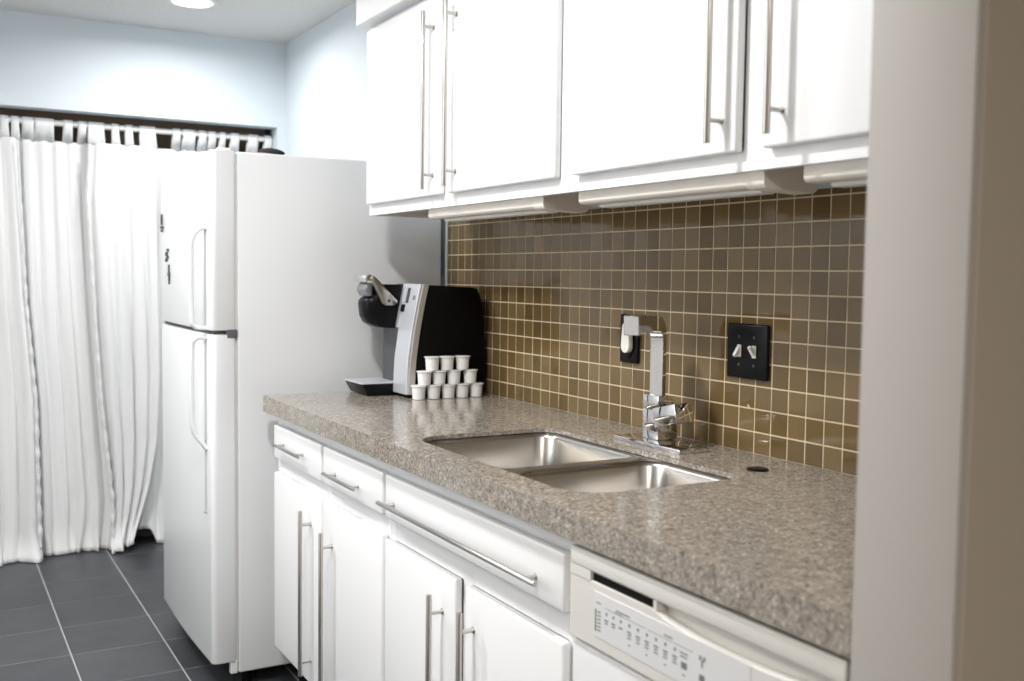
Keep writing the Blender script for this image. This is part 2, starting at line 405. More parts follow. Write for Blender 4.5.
def base_single(y0, y1, dy0, dy1, hy, bar, label):
    t = thing('base_cabinet', label, 'cabinet', (-0.30, (y0 + y1) / 2, 0), 'base cabinets under the countertop')
    carcass(t, y0, y1, z1=ZT, x0=KX + .0185); toe(t, y0, y1)
    frame(t, y0, y1, 0.150, ZT, KX, KX + 0.018, [(y0, y0 + .03), (y1 - .03, y1)], [(0.150, 0.172), (0.68, 0.735), (0.825, ZT)], M['cab'])
    d = slab('drawer', t, dy0, dy1, 0.730, 0.830, FX, KX - .001, M['cab'])
    bar_handle(d, (hy[0] + .038, hy[2]), (hy[1] + .020, hy[2]), FX, r=.0046, off=.023)
    d = slab('door', t, dy0, dy1, 0.155, 0.688, FX, KX - .001, M['cab'])
    bar_handle(d, (bar[0], bar[1]), (bar[0], bar[2]), FX)
base_single(1.203, 1.645, 1.210, 1.630, (1.285, 1.545, .780), (1.288, 0.186, 0.640), 'narrow white base cabinet at the far left end beside the refrigerator')
base_single(0.779, 1.202, 0.787, 1.192, (0.868, 1.108, .770), (1.120, 0.178, 0.618), 'white base cabinet with short drawer, second from the refrigerator')
t = thing('base_cabinet', 'wide white sink base cabinet with two doors beneath a long false drawer front', 'cabinet', (-0.30, .39, 0), 'base cabinets under the countertop')
b = nb(); y0, y1 = -0.022, 0.778
for a, c in (((KX + .0185, y0, .150), (-.005, y0 + .018, ZT)), ((KX + .0185, y1 - .018, .150), (-.005, y1, ZT)), ((KX + .0185, y0 + .018, .150), (-.005, y1 - .018, .168))): addbox(b, a, c)
obj('cabinet_box', b, M['cab'], t); toe(t, y0, y1)
frame(t, y0, y1, 0.150, ZT, KX, KX + 0.018, [(y0, y0 + .045), (0.37, 0.41), (y1 - .03, y1)], [(0.150, 0.172), (0.68, 0.735), (0.825, ZT)], M['cab'])
d = slab('drawer_front', t, 0.014, 0.770, 0.730, 0.830, FX, KX - .001, M['cab']); bar_handle(d, (0.066, .769), (0.756, .769), FX, r=.005, off=.024)
d = slab('door', t, 0.410, 0.770, 0.155, 0.682, FX, KX - .001, M['cab']); bar_handle(d, (0.467, 0.198), (0.467, 0.640), FX)
d = slab('door', t, 0.014, 0.369, 0.155, 0.682, FX, KX - .001, M['cab']); bar_handle(d, (0.331, 0.198), (0.331, 0.643), FX)

# ------------------------------------------------------------------ dishwasher
dw = thing('dishwasher', 'off-white built-in dishwasher with button control panel at the right end', 'dishwasher', (-0.30, -0.305, 0))
b = nb(); addbox(b, (-0.575, -0.594, 0.10), (-0.03, -0.026, 0.845)); addbox(b, (-0.50, -0.59, 0), (-0.10, -0.04, .10)); obj('tub_box', b, M['dwdoor'], dw)
b = nb(); addbox(b, (FX - .010, -0.594, 0.115), (-0.576, -0.029, 0.708), 0.005, 3); obj('door', b, M['dwdoor'], dw)
DX = -0.628
cp = nb()
PY0, PY1 = -0.594, -0.029
# lower panel with a scooped top edge on the right
pts = [(PY1, 0.714), (PY1, 0.815), (-0.242, 0.815)]
for k in range(13):
    u = k / 12; y = -0.242 - u * 0.32
    pts.append((y, 0.815 - 0.013 * math.sin(math.pi * min(1, u * 1.0)) ** 0.7 if 0 < u < 1 else 0.815))
pts += [(PY0, 0.815), (PY0, 0.714)]
addprism(cp, pts, 0, DX, -0.606, 0.0015, 1)
addbox(cp, (DX - 0.001, PY0, 0.829), (-0.5765, PY1, 0.858), 0.004, 3)          # top lip
addbox(cp, (DX, -0.086, 0.813), (-0.606, PY1, 0.831)); addbox(cp, (DX, PY0, 0.813), (-0.606, -0.575, 0.831))
addbox(cp, (-0.606, PY0, 0.714), (-0.5765, PY1, 0.829))                       # back plate
addprism(cp, [(-0.606, 0.770), (-0.6065, 0.829), (-0.6145, 0.785), (-0.614, 0.770)], 1, -0.575, -0.248)
addbox(cp, (DX + .001, -0.250, 0.813), (-0.606, -0.242, 0.831), 0.001, 1)
panel = obj('control_panel', cp, M['dw'], dw)
b = nb(); addbox(b, (-0.6235, -0.2415, 0.8145), (-0.6055, -0.088, 0.8285)); obj('vent_slot', b, M['blackmatte'], panel)
b = nb(); addbox(b, (DX - 0.0009, -0.443, 0.733), (DX + .001, -0.098, 0.803), 0.0004, 1)
ov = obj('label_overlay', b, M['overlay'], panel)
# the rows of tiny indicator marks and button captions (too small to read in the photo)
b = nb(); xo = DX - 0.0009
def mk(y, z, w, h):
    y -= 0.028; z += 0.002
    addbox(b, (xo - 0.0003, y - w / 2, z - h / 2), (xo + .0002, y + w / 2, z + h / 2))
mk(-0.0755, 0.757, 0.0035, 0.034)
for k in range(6): mk(-0.0845, 0.771 - k * .0056, 0.009, 0.0022)
mk(-0.083, 0.785, 0.012, 0.0015)
ys = [-0.104, -0.122, -0.141, -0.162, -0.183, -0.204, -0.225, -0.246, -0.267]
for i, y in enumerate(ys):
    mk(y, 0.7735, 0.0042, 0.0045)
    mk(y, 0.7635, 0.010, 0.0024); 
    if i != 2: mk(y, 0.7592, 0.008, 0.0022)
    if i > 2: mk(y, 0.7545, 0.009, 0.0018)
    if i > 2 and i % 2: mk(y, 0.7445, 0.004, 0.0018)
mk(-0.286, 0.7735, 0.017, 0.002); mk(-0.286, 0.7685, 0.015, 0.002); mk(-0.287, 0.757, 0.012, 0.009); mk(-0.287, 0.744, 0.005, 0.002)
mk(-0.145, 0.786, 0.034, 0.002); mk(-0.135, 0.782, 0.020, 0.0016); mk(-0.252, 0.786, 0.018, 0.002)
mk(-0.324, 0.772, 0.003, 0.010); mk(-0.320, 0.779, 0.004, 0.006); mk(-0.328, 0.779, 0.004, 0.006)
mk(-0.324, 0.7525, 0.011, 0.009)
for y0_, y1_ in ((-0.10, -0.20), (-0.205, -0.305)): mk((y0_ + y1_) / 2, 0.7815, abs(y1_ - y0_), 0.0006)
obj('panel_marks', b, M['print'], ov)

# ------------------------------------------------------------------ wall cabinets
UX, UF = -0.356, -0.338
ZB, ZU = 1.4555, 2.011
def upper(y0, y1, doors, label):
    t = thing('wall_cabinet', label, 'cabinet', (-0.17, (y0 + y1) / 2, ZB), 'wall cabinets over the counter')
    w = 0.016; b = nb()
    addbox(b, (UF + .019, y0, ZB), (-0.001, y0 + w, ZU)); addbox(b, (UF + .019, y1 - w, ZB), (-0.001, y1, ZU))
    addbox(b, (UF + .019, y0 + w, ZU - w), (-0.001, y1 - w, ZU)); addbox(b, (-0.009, y0 + w, ZB + .02), (-0.001, y1 - w, ZU - w))
    obj('cabinet_box', b, M['cab'], t)
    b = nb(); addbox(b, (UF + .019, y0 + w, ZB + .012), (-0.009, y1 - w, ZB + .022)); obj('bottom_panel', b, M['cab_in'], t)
    frame(t, y0, y1, ZB, ZU, UF, UF + 0.018, [(y0, y0 + .060), ((doors[0][0] + doors[1][1]) / 2 - .03, (doors[0][0] + doors[1][1]) / 2 + .03), (y1 - .025, y1)], [(ZB, ZB + .035), (ZU - .03, ZU)], M['cab'])
    for (a, c, hy, h0, h1) in doors:
        d = slab('door', t, a, c, 1.486, 1.996, UX, UF - .001, M['cab'], 0.005)
        bar_handle(d, (hy, h0), (hy, h1), UX)
upper(0.4305, 1.562, [(1.036, 1.545, 1.077, 1.500, 1.953), (0.478, 0.992, 0.946, 1.500, 1.960)], 'white two-door wall cabinet nearest the refrigerator')
upper(-0.624, 0.4295, [(-0.082, 0.412, -0.045, 1.502, 1.955), (-0.605, -0.142, -0.184, 1.502, 1.955)], 'white two-door wall cabinet over the faucet and light switches, running behind the near wall')

def ucl(y0, y1, label):
    t = thing('under_cabinet_light', label, 'light fixture', (-0.27, (y0 + y1) / 2, 1.424), 'fluorescent strips under the wall cabinets')
    b = nb(); addprism(b, [(-0.322, 1.467), (-0.322, 1.436), (-0.316, 1.430), (-0.290, 1.430), (-0.286, 1.436), (-0.214, 1.436), (-0.208, 1.467)], 1, y0 + .045, y1, 0.0008, 1)
    obj('housing', b, M['fixture'], t)
    b = nb(); addprism(b, [(-0.323, 1.467), (-0.323, 1.435), (-0.318, 1.428), (-0.212, 1.424), (-0.203, 1.430), (-0.203, 1.467)], 1, y0, y0 + .0445, 0.0006, 1)
    obj('end_cap', b, M['fixture'], t)
    b = nb(); addbox(b, (-0.284, y0 + .048, 1.424), (-0.252, y1 - .02, 1.4355), 0.003, 3); obj('diffuser', b, M['whitepl'], t)
    b = nb(); addcyl(b, (-0.222, y0 + .0005, 1.450), (-0.222, y0 - .0015, 1.450), .003, n=14); obj('screw', b, M['steel'], t)
ucl(0.575, 1.175, 'white fluorescent strip fixture under the wall cabinet above the black brewer')
ucl(-0.115, 0.435, 'white fluorescent strip fixture under the cabinet above the faucet')
ucl(-0.610, -0.200, 'partly hidden strip fixture under the cabinet beside the near wall edge')

# ------------------------------------------------------------------ refrigerator
fr = thing('refrigerator', 'white top-freezer refrigerator with two doors and full side panel facing the counter', 'refrigerator', (-0.36, 2.12, 0))
FY0, FY1 = 1.738, 2.490
b = nb(); addbox(b, (-0.690, FY0, 0.047), (-0.012, FY1, 1.640), 0.006, 3); obj('body', b, M['fridge'], fr)
b = nb(); addbox(b, (-0.699, FY0 + .012, 0.08), (-0.690, FY1 - .012, 1.63)); obj('gasket', b, M['trimwhite'], fr)
def fdoor(name, z0, z1):
    prof = []
    # plan view with generously rounded near edge and a slightly bowed front
    y0, y1, xb, xf = FY0, FY1, -0.699, -0.770
    pl = [(xb, y0), (xb, y1)]
    for k in range(7): a = R(90 * k / 6); pl.append((xf + .018 - .018 * math.sin(a), y1 - .018 + .018 * math.cos(a)))
    for k in range(1, 10): u = k / 10; pl.append((xf - 0.008 * math.sin(math.pi * u), y1 - .018 - u * (y1 - y0 - .036)))
    for k in range(7): a = R(90 * k / 6); pl.append((xf + .018 - .018 * math.cos(a), y0 + .018 - .018 * math.sin(a)))
    b = nb(); addprism(b, pl, 2, z0, z1, 0.0025, 2); return obj(name, b, M['fridge'], fr, smooth=25)
fz = fdoor('freezer_door', 1.105, 1.641); rd = fdoor('fridge_door', 0.085, 1.092)
b = nb(); addbox(b, (-0.758, FY0 + .02, 1.0925), (-0.70, FY1 - .01, 1.1045)); obj('door_seam', b, M['fridge_dk'], fr)
b = nb(); addbox(b, (-0.722, FY0 - .004, 1.083), (-0.692, FY0 + .03, 1.1075), 0.002, 1); obj('hinge', b, M['fridge_dk'], fr)
b = nb(); addprism(b, [(-0.745, FY0 + .01), (-0.705, FY0 + .006), (-0.700, FY0 + .04), (-0.745, FY0 + .04)], 2, 1.6412, 1.650, .003, 2); obj('hinge_cover', b, M['whitepl'], fr)
b = nb()
addsweep(b, [(-0.770, 1.795, 1.415), (-0.790, 1.797, 1.408), (-0.805, 1.800, 1.392), (-0.812, 1.803, 1.365), (-0.814, 1.803, 1.25), (-0.812, 1.803, 1.125), (-0.800, 1.800, 1.112), (-0.768, 1.797, 1.110)], [.034, .030, .026, .024, .024, .026, .03, .032], 0.013, (0, 1, 0))
o = obj('handle', b, M['fridge'], fz, smooth=50); o.modifiers.new('b', 'BEVEL').width = .003; o['label'] = 'white curved freezer door handle'
b = nb()
addsweep(b, [(-0.768, 1.797, 1.083), (-0.800, 1.799, 1.080), (-0.812, 1.803, 1.066), (-0.814, 1.803, .95), (-0.813, 1.803, 0.82), (-0.805, 1.802, 0.79), (-0.788, 1.800, 0.765), (-0.770, 1.797, 0.74)], [.032, .03, .026, .024, .024, .026, .03, .034], 0.013, (0, 1, 0))
o = obj('handle', b, M['fridge'], rd, smooth=50); o.modifiers.new('b', 'BEVEL').width = .003
b = nb(); addbox(b, (-0.776, 1.793, 0.548), (-0.768, 1.803, 0.768), 0.002, 1); addcyl(b, (-0.779, 1.798, .548), (-0.769, 1.798, .548), .006, n=14); obj('handle_trim', b, M['silver'], rd)
for y in (FY0 + .004, FY1 - .024):
    b = nb(); addbox(b, (-0.714, y, 0.046), (-0.692, y + .02, 0.0845), 0.002, 1); obj('lower_hinge', b, M['whitepl'], fr)
    b = nb(); addcyl(b, (-0.66, y + .02, 0.0), (-0.66, y + .02, 0.0468), .014, n=18); obj('leveling_foot', b, M['blackmatte'], fr)
b = nb(); addbox(b, (-0.640, FY0 + .035, 0.012), (-0.625, FY1 - .035, 0.0465)); obj('kick_grille', b, M['blackmatte'], fr)
b = nb(); addcyl(b, (-0.12, FY0 + .06, .024), (-0.12, FY0 + .09, .024), .024, n=20); obj('roller', b, M['blackmatte'], fr)
b = nb(); addcyl(b, (-0.12, FY1 - .09, .024), (-0.12, FY1 - .06, .024), .024, n=20); obj('roller', b, M['blackmatte'], fr)
# magnets on the freezer door
def magnet(y, z, shape, label):
    xs = -0.7785
    b = nb()
    for (yy, zz, w, h) in shape: addbox(b, (xs - 0.002, y + yy - w / 2, z + zz * .8 - h * .38), (xs + .004, y + yy + w / 2, z + zz * .8 + h * .38), .001, 1)
    tag(obj('fridge_magnet', b, M['darkgrey']), label, 'magnet', 'dark magnets on the freezer door')
magnet(2.425, 1.452, [(0, .012, .010, .050), (0, -.022, .030, .014), (0, -.036, .014, .012)], 'thin dark fridge magnet, topmost of the three on the freezer door')
magnet(2.335, 1.335, [(-.01, .022, .022, .014), (.012, .006, .020, .018), (-.006, -.008, .024, .012), (.014, -.02, .016, .016)], 'small zigzag dark fridge magnet, middle of the three on the freezer door')
magnet(2.305, 1.270, [(0, .024, .010, .036), (0, 0, .034, .016), (-.004, -.018, .018, .024), (-.004, -.036, .008, .014)], 'dark fridge magnet just above the door seam, lowest of the three')
# soft black pouch with pink edging lying on the refrigerator
pch = thing('pouch', 'small black soft pouch with pink edging lying on top of the refrigerator', 'pouch', (-0.60, 1.80, 1.6405))
b = nb()
tt = bmesh.new(); bmesh.ops.create_uvsphere(tt, u_segments=28, v_segments=14, radius=1)
for v in tt.verts:
    x, y, z = v.co; z = max(z, -0.25)
    v.co = (-0.570 + x * 0.042 + 0.012 * z, 1.80 + y * 0.040, 1.6445 + (z + .25) * 0.013 * (1.15 - .40 * x))
merge(b, tt); obj('pouch_body', b, M['blackcloth'], pch, smooth=60)
b = nb(); addprism(b, [(-0.655, 1.765), (-0.60, 1.757), (-0.560, 1.765), (-0.545, 1.83), (-0.60, 1.845), (-0.65, 1.83)], 2, 1.6402, 1.6440, .0015, 2); obj('edging', b, M['pink'], pch)

# ------------------------------------------------------------------ single-serve brewer
br = thing('coffee_maker', 'black and silver single-serve coffee brewer with its lever raised beside the refrigerator', 'coffee maker', (-0.2, 1.55, ZC))
def front_x(z):   # curved front of the silver column
    pts = [(0.914, -.279), (0.93, -.280), (1.03, -.275), (1.12, -.262), (1.19, -.249), (1.252, -.235)]
    for (a, xa), (c, xc) in zip(pts, pts[1:]):
        if z <= c: return xa + (xc - xa) * (z - a) / (c - a)
    return pts[-1][1]
zs = [0.926 + k * (1.250 - 0.926) / 14 for k in range(15)]
b = nb(); prof = [(front_x(z) + .022, z) for z in [0.928] + zs[1:]]
prof += [(-0.06, 1.243), (-0.045, 1.238), (-0.034, 1.215), (-0.024, 1.16), (-0.019, 1.11), (-0.014, 1.02), (-0.018, 0.928)]
addprism(b, prof, 1, 1.412, 1.512, .003, 2)
prof2 = [(p[0] + .004 if p[0] < -.1 else p[0], p[1]) for p in prof]
addprism(b, prof2, 1, 1.512, 1.655, .003, 2)
obj('housing', b, M['blackmatte'], br)
b = nb(); addbox(b, (-0.262, 1.412, ZC), (-0.03, 1.655, 0.929), .003, 2); obj('base', b, M['black'], br)
def band(y0, y1, off0, off1, z0, z1, bev=.0015):
    q = [z for z in zs if z0 <= z <= z1]
    q = [z0] + [z for z in q if z0 + .004 < z < z1 - .004] + [z1]
    b = nb(); addprism(b, [(front_x(z) + off0, z) for z in q] + [(front_x(z) + off1, z) for z in reversed(q)], 1, y0, y1, bev, 1); return b
b = band(1.409, 1.508, -.002, .010, 0.925, 1.252); obj('front_column', b, M['silver'], br)
b = band(1.406, 1.4135, .006, .026, 0.925, 1.252); obj('side_trim', b, M['silver_side'], br)
b = band(1.508, 1.535, -.002, .020, 1.119, 1.252); obj('front_shoulder', b, M['silver'], br)
b = band(1.470, 1.486, -.0045, .0, 1.195, 1.240, .001); obj('display_window', b, M['darkgrey'], br)
b = band(1.487, 1.509, -.0055, .0, 1.168, 1.190, .001); obj('power_button', b, M['black'], br)
b = band(1.425, 1.440, -.0035, .0, 1.205, 1.218, .001); obj('badge', b, M['print'], br)
b = nb(); addbox(b, (-0.262, 1.509, 0.929), (-0.250, 1.635, 1.120), .002, 1); obj('bay_back', b, M['darkgrey'], br)
def round_head(bm, prof, y0, y1, xr):
    """side profile (x,z) whose front is rounded in plan between y0 and y1"""
    t = bmesh.new(); n = 14; rings = []
    for k in range(n + 1):
        u = -1 + 2 * k / n; y = (y0 + y1) / 2 + (y1 - y0) / 2 * u
        f = 1 - (1 - math.sqrt(max(0, 1 - abs(u) ** 3.2))) * 0.42
        rings.append([t.verts.new((xr + (x - xr) * f, y, z)) for x, z in prof])
    m_ = len(prof)
    for A, B in zip(rings, rings[1:]):
        for q in range(m_): t.faces.new((A[q], A[(q + 1) % m_], B[(q + 1) % m_], B[q]))
    t.faces.new(rings[0]); t.faces.new(rings[-1][::-1])
    bmesh.ops.recalc_face_normals(t, faces=t.faces); merge(bm, t)
b = nb(); round_head(b, [(-0.248, 1.249), (-0.312, 1.249), (-0.325, 1.243), (-0.332, 1.216), (-0.352, 1.208), (-0.359, 1.200), (-0.361, 1.190), (-0.357, 1.155), (-0.346, 1.134), (-0.322, 1.120), (-0.300, 1.117), (-0.248, 1.117)], 1.532, 1.625, -0.248)
obj('brew_head', b, M['black'], br, smooth=35)
# raised lever: two arms and a grip
for y in (1.522, 1.630):
    lv = nb()
    arm = [(-0.268, 1.199), (-0.272, 1.190), (-0.283, 1.186), (-0.305, 1.186), (-0.318, 1.192), (-0.352, 1.262), (-0.352, 1.272), (-0.346, 1.275), (-0.334, 1.266), (-0.300, 1.230)]
    addprism(lv, [(p + .006, q) for p, q in arm], 1, y - .004, y + .006, .002, 2); lvo = obj('lever_arm', lv, M['steel'], br)
    bb = nb(); addcyl(bb, (-0.291, y - .005, 1.200), (-0.291, y - .002, 1.200), .005, n=16); obj('pivot', bb, M['darkgrey'], lvo)
b = nb(); addprism(b, [(-0.338, 1.270), (-0.346, 1.279), (-0.358, 1.278), (-0.364, 1.268), (-0.362, 1.254), (-0.355, 1.259), (-0.342, 1.259)], 1, 1.526, 1.626, .003, 2); obj('lever_grip', b, M['chrome'], br)
b = nb(); addprism(b, [(-0.335, 1.255), (-0.354, 1.250), (-0.360, 1.232), (-0.350, 1.212), (-0.335, 1.216)], 1, 1.540, 1.612, .004, 2); obj('pod_holder', b, M['dullmetal'], br)
# drip tray
b = nb(); addprism(b, [(-0.380, 0.950), (-0.362, 0.916), (-0.258, 0.9145), (-0.258, 0.950)], 1, 1.506, 1.655, .003, 2); tr = obj('drip_tray', b, M['black'], br)
b = nb(); addbox(b, (-0.384, 1.503, 0.950), (-0.264, 1.658, 0.9545), .0015, 1)
obj('drip_grate', b, M['silver'], tr)

# ------------------------------------------------------------------ coffee pods, stacked 5 / 4 / 3
def pod():
    t = thing('coffee_pod', '', 'coffee pod', (0, 0, 0), 'stacked white coffee pods')
    b = nb(); addlathe(b, (0, 0, 0), [(0.0155, 0), (0.0178, .001), (0.0183, .006), (0.0188, .012), (0.0196, .024), (0.0206, .036), (0.0212, .0385)], 32); obj('cup', b, M['pod'], t)
    b = nb(); addlathe(b, (0, 0, 0), [(0.0212, .0385), (0.0242, .0388), (0.0244, .0398), (0.0238, .0408), (0.0200, .0412), (0.002, .0413)], 32); obj('lid', b, M['pod'], t)
    return t
rows = [[-0.254, -0.206, -0.158, -0.112, -0.065], [-0.236, -0.188, -0.139, -0.0855], [-0.211, -0.162, -0.1115]]
ords = [['leftmost', 'second from left', 'middle', 'second from right', 'rightmost'], ['leftmost', 'second from left', 'third from left', 'rightmost'], ['leftmost', 'middle', 'rightmost']]
rn = ['bottom row of five', 'middle row of four', 'top row of three']
proto = pod(); first = True
for r, xs in enumerate(rows):
    for i, x in enumerate(xs):
        o = proto if first else copy_tree(proto, (0, 0, 0)); first = False
        o.location = (x, 1.380 + random.uniform(-.0015, .0015), ZC + 0.0004 + r * 0.0418)
        o.rotation_euler = (0, 0, random.uniform(0, 6))
        o['label'] = 'white coffee pod, %s in the %s' % (ords[r][i], rn[r])

# ------------------------------------------------------------------ faucet
fa = thing('kitchen_faucet', 'square chrome single-handle faucet on a deck plate behind the sink', 'faucet', (-0.085, 0.445, ZC))
b = nb(); addbox(b, (-0.152, 0.297, ZC), (-0.072, 0.535, ZC + .009), .002, 2); obj('deck_plate', b, M['chrome'], fa)
b = nb(); addbox(b, (-0.116, 0.418, ZC + .009), (-0.062, 0.474, ZC + .075), .0015, 2)
addprism(b, [(-0.116, ZC + .075), (-0.116, ZC + .107), (-0.086, ZC + .107), (-0.062, ZC + .085), (-0.062, ZC + .075)], 1, 0.418, 0.474, .0015, 2)
obj('body', b, M['chrome'], fa)
b = nb()
rt = Matrix.Rotation(R(-14), 4, 'X')
addbox(b, (-0.119, 0.352, ZC + .040), (-0.070, 0.432, ZC + .082), .002, 2, rot=rt, piv=(-.086, .4178, ZC + .06))
obj('handle', b, M['chrome'], fa)
th = R(210); d = Vector((math.cos(th), math.sin(th), 0)); side = Vector((-d.y, d.x, 0))
base = Vector((-0.092, 0.453, ZC + .085)); path = [base, base + Vector((0, 0, .135))]
zarm = ZC + .267; rad = 0.036
c0 = Vector((base.x, base.y, zarm - rad)) + d * rad
path = [base, Vector((base.x, base.y, zarm - rad - .02))]; hs = [.018, .018]
for k in range(0, 11):
    a = R(90 * k / 10); path.append(c0 - d * rad * math.cos(a) + Vector((0, 0, rad * math.sin(a)))); hs.append(.020 + .014 * k / 10)
path.append(c0 + d * 0.074 + Vector((0, 0, rad))); hs.append(.036)
b = nb(); addsweep(b, path, 0.032, hs, side)
o = obj('spout', b, M['chrome'], fa, smooth=40); md = o.modifiers.new('b', 'BEVEL'); md.width = .0015; md.limit_method = 'ANGLE'
e0 = c0 + d * 0.074 + Vector((0, 0, rad + .001))
b = nb(); addsweep(b, [e0, e0 + d * 0.040 + Vector((0, 0, -.003))], 0.036, 0.042, side)
o = obj('spray_head', b, M['chrome'], fa, smooth=30); md = o.modifiers.new('b', 'BEVEL'); md.width = .002; md.limit_method = 'ANGLE'

# cap in the counter right of the faucet
b = nb(); addlathe(b, (-0.124, 0.094, ZC), [(0.021, 0.0003), (0.021, .0025), (0.018, .004), (0.010, .0045), (0.002, .003)], 28)
tag(obj('hole_cover', b, M['black']), 'small dark round cover set in the countertop right of the faucet', 'hole cover')

# ------------------------------------------------------------------ switch plates
def plate(y0, y1, z0, z1, label, cat, name):
    t = thing(name, label, cat, (-0.005, (y0 + y1) / 2, z0))
    b = nb(); addbox(b, (-0.0095, y0, z0), (-0.0002, y1, z1), .005, 3); obj('plate', b, M['black'], t)
    return t
sp = plate(0.198, 0.322, 1.070, 1.186, 'wide black two-gang switch plate with two toggles right of the faucet', 'light switch', 'light_switch')
for y, sgn in ((0.282, -1), (0.237, 1)):
    b = nb(); addbox(b, (-0.011, y - .006, 1.115), (-0.0085, y + .006, 1.141), .001, 1)
    addsweep(b, [(-0.009, y, 1.128 - sgn * .004), (-0.016, y, 1.128 + sgn * .004), (-0.023, y, 1.128 + sgn * .011)], [.009, .008, .007], [.012, .009, .006], (0, 1, 0))
    obj('toggle', b, M['whitepl'], sp)
    for z in (1.099, 1.158):
        b = nb(); addcyl(b, (-0.009, y, z), (-0.0105, y, z), .003, n=14); obj('screw', b, M['darkgrey'], sp)
op = plate(0.643, 0.717, 1.070, 1.190, 'narrow black outlet plate half hidden behind the faucet spout', 'outlet', 'wall_outlet')
for z in (1.098, 1.160):
    b = nb(); addcyl(b, (-0.009, 0.680, z), (-0.0115, 0.680, z), .016, n=24, bev=.001); obj('socket', b, M['black'], op)
b = nb(); pts = []
for k in range(13): a = R(180 + 180 * k / 12); pts.append((0.673 + .0165 * math.cos(a), 1.113 + .0175 * math.sin(a)))
pts += [(0.686, 1.160), (0.682, 1.168), (0.664, 1.168), (0.660, 1.160)]
addprism(b, pts, 0, -0.026, -0.0118, .005, 3)
tag(obj('plug_in_night_light', b, M['whitepl'], smooth=50), 'small white rounded plug-in device on the black outlet plate behind the faucet', 'night light')

